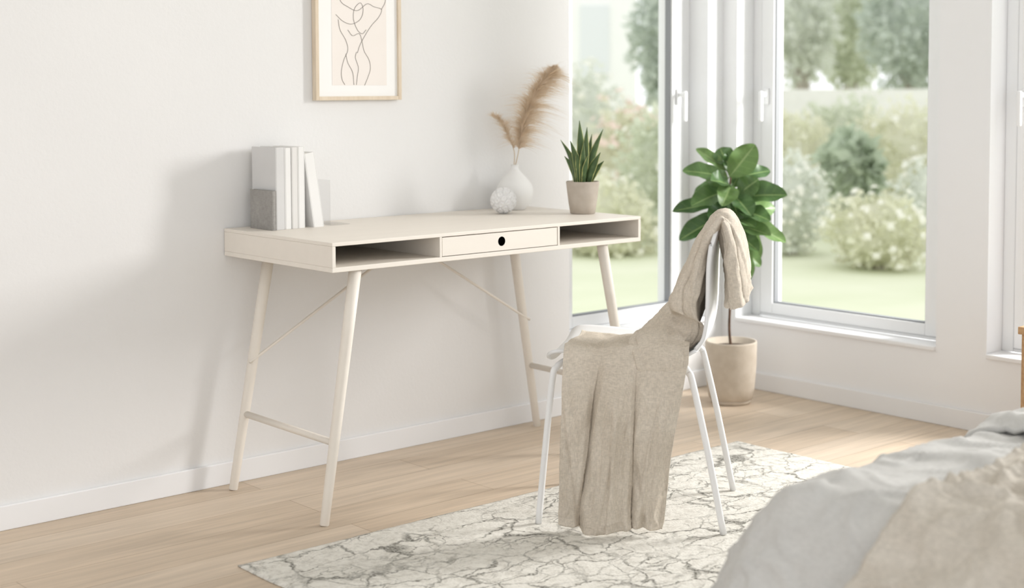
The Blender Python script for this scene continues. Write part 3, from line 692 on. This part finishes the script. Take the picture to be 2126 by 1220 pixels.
def bush(name, label, cat, px, depth, zc, rx, rz, kind, seed, n=1500, ls=.09, flower=None, nf=300, trunk=False, group=None):
    rr = random.Random(seed); g = F0*depth + R0*((px-1063)/f*depth); base = Vector((g.x, g.y, GZ))
    root = tag(empty(name, base), label, cat, group)
    m = MB(); fl = MB(); cz = zc-GZ
    bm_ = bmesh.new(); bmesh.ops.create_icosphere(bm_, subdivisions=3, radius=1)
    m.add([(v.co.x*rx*.72*(1+.25*nz(v.co.x*2, v.co.y*2, v.co.z*2+seed)), v.co.y*rx*.72, max(.02, cz+v.co.z*rz*.78)) for v in bm_.verts], [tuple(v.index for v in fc_.verts) for fc_ in bm_.faces]); bm_.free()
    def rp(lo):
        z = rr.uniform(-1, 1); a = rr.uniform(0, 2*PI); r = math.sqrt(1-z*z); d = Vector((r*math.cos(a), r*math.sin(a), z))
        k = rr.uniform(lo, 1.0)*(1+.40*nz(d.x*2.2+seed, d.y*2.2, d.z*2.2)+.18*nz(d.x*6, d.y*6+seed, d.z*6))
        return Vector((d.x*rx*k, d.y*rx*k, cz+d.z*rz*k)), d
    for i in range(n):
        p, d = rp(.7)
        if p.z < .02: continue
        ax = (d+Vector((rr.gauss(0,.7), rr.gauss(0,.7), rr.gauss(0,.7)))).normalized(); sd = ax.cross(Vector((rr.gauss(0,1), rr.gauss(0,1), rr.gauss(0,1)))).normalized(); s = ls*rr.uniform(.6, 1.3)
        m.add([p-ax*s*.5, p+sd*s*.3, p+ax*s*.6, p-sd*s*.3], [(0,1,2,3)])
    m.build('foliage', ML[kind], root, world=False)
    if flower:
        for i in range(nf):
            p, d = rp(.92)
            if p.z < .05: continue
            s = ls*.55*rr.uniform(.6, 1.2); a1 = d.orthogonal().normalized(); a2 = d.cross(a1)
            p = p + d*.03; fl.add([p+a1*s, p+a2*s, p-a1*s, p-a2*s, p+d*s*.5], [(0,1,4),(1,2,4),(2,3,4),(3,0,4)])
        fl.build('blossoms', flower, root, world=False)
    MB().tube([(0,0,0),(0,0,cz)], [.05 if not trunk else .16, .03 if not trunk else .09], 8).build('trunk' if trunk else 'stem', MBARK, root, world=False)
gT, gB = 'trees at the back of the garden', 'shrubs along the lawn'
# behind the left window
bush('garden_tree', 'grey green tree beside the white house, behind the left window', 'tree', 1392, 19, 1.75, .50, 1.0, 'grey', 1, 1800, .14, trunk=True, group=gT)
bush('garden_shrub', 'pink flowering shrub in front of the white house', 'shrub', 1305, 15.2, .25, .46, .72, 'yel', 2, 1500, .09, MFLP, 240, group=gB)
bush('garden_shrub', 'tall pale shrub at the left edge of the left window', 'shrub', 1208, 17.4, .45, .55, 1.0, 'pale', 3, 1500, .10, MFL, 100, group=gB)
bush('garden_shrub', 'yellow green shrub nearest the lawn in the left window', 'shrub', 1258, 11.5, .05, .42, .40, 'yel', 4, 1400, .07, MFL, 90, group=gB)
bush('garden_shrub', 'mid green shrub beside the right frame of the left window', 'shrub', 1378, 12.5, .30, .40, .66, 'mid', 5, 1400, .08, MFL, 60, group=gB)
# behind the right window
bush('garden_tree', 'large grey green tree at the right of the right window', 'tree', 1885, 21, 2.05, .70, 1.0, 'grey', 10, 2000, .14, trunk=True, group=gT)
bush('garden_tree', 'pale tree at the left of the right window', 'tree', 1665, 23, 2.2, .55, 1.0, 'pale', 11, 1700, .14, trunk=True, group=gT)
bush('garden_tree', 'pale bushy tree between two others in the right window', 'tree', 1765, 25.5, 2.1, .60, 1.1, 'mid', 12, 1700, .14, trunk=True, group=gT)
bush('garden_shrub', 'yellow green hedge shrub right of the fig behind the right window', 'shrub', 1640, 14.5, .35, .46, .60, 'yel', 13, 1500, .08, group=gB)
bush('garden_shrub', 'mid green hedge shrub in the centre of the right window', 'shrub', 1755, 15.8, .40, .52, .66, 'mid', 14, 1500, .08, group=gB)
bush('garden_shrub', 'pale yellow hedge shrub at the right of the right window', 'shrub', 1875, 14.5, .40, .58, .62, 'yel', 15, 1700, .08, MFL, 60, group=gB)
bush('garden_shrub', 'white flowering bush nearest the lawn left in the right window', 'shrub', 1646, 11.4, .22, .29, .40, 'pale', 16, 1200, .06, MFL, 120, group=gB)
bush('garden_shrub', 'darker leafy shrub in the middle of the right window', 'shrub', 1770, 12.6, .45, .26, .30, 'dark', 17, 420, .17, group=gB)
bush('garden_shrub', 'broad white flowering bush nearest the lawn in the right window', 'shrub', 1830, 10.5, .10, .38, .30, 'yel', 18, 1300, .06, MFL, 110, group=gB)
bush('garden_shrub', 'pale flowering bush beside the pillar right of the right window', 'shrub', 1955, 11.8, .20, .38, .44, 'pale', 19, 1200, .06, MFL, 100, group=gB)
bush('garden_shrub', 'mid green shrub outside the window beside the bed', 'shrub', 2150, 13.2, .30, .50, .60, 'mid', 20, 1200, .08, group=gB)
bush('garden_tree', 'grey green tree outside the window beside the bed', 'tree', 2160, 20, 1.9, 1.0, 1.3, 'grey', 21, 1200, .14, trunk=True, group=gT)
def gbox(m, pxa, pxb, depth, thick, z0, z1):
    a = F0*depth+R0*((pxa-1063)/f*depth); c = F0*depth+R0*((pxb-1063)/f*depth); t = F0*thick
    m.add([(p.x, p.y, z) for z in (z0, z1) for p in (a, c, c+t, a+t)], [(0,3,2,1),(4,5,6,7),(0,1,5,4),(1,2,6,5),(2,3,7,6),(3,0,4,7)]); return m
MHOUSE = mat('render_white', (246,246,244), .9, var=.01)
hs = tag(empty('house', F0*26+R0*1.4+Vector((0,0,GZ))), 'white rendered house beyond the shrubs behind the left window', 'house')
gbox(MB(), 1000, 1322, 26, 5, GZ, 3.6).build('house_wall', MHOUSE, hs)
gbox(MB(), 985, 1335, 25.7, 5.6, 3.6, 3.85).build('roof', mat('roof_grey', (200,198,196), .8), hs)
gbox(MB(), 1205, 1265, 25.96, .1, 1.3, 2.6).build('house_window', mat('far_glass', (228,231,233), .3), hs)
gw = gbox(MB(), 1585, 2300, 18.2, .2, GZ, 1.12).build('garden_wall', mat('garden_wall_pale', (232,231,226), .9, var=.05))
tag(gw, 'pale low garden wall behind the hedge shrubs', 'wall')

# ------------------------------------------------------------------ light
w = bpy.data.worlds.new('world'); sc.world = w; w.use_nodes = True
bg = w.node_tree.nodes['Background']; bg.inputs[0].default_value = (.97, .985, 1.0, 1); bg.inputs[1].default_value = 1.43
def area(name, loc, target, sx, sy, e, col=(1,1,1)):
    l = bpy.data.lights.new(name, 'AREA'); l.shape = 'RECTANGLE'; l.size = sx; l.size_y = sy; l.energy = e; l.color = col
    o = bpy.data.objects.new(name, l); C.objects.link(o); o.location = loc
    o.rotation_euler = (Vector(target)-Vector(loc)).to_track_quat('-Z', 'Y').to_euler(); return o
area('window_light', (5.6, 1.75, 1.75), (2.4, 3.7, .7), .7, 1.0, 130, (1, .985, .965))
sc.view_settings.view_transform = 'Standard'; sc.view_settings.look = 'None'; sc.view_settings.exposure = 0
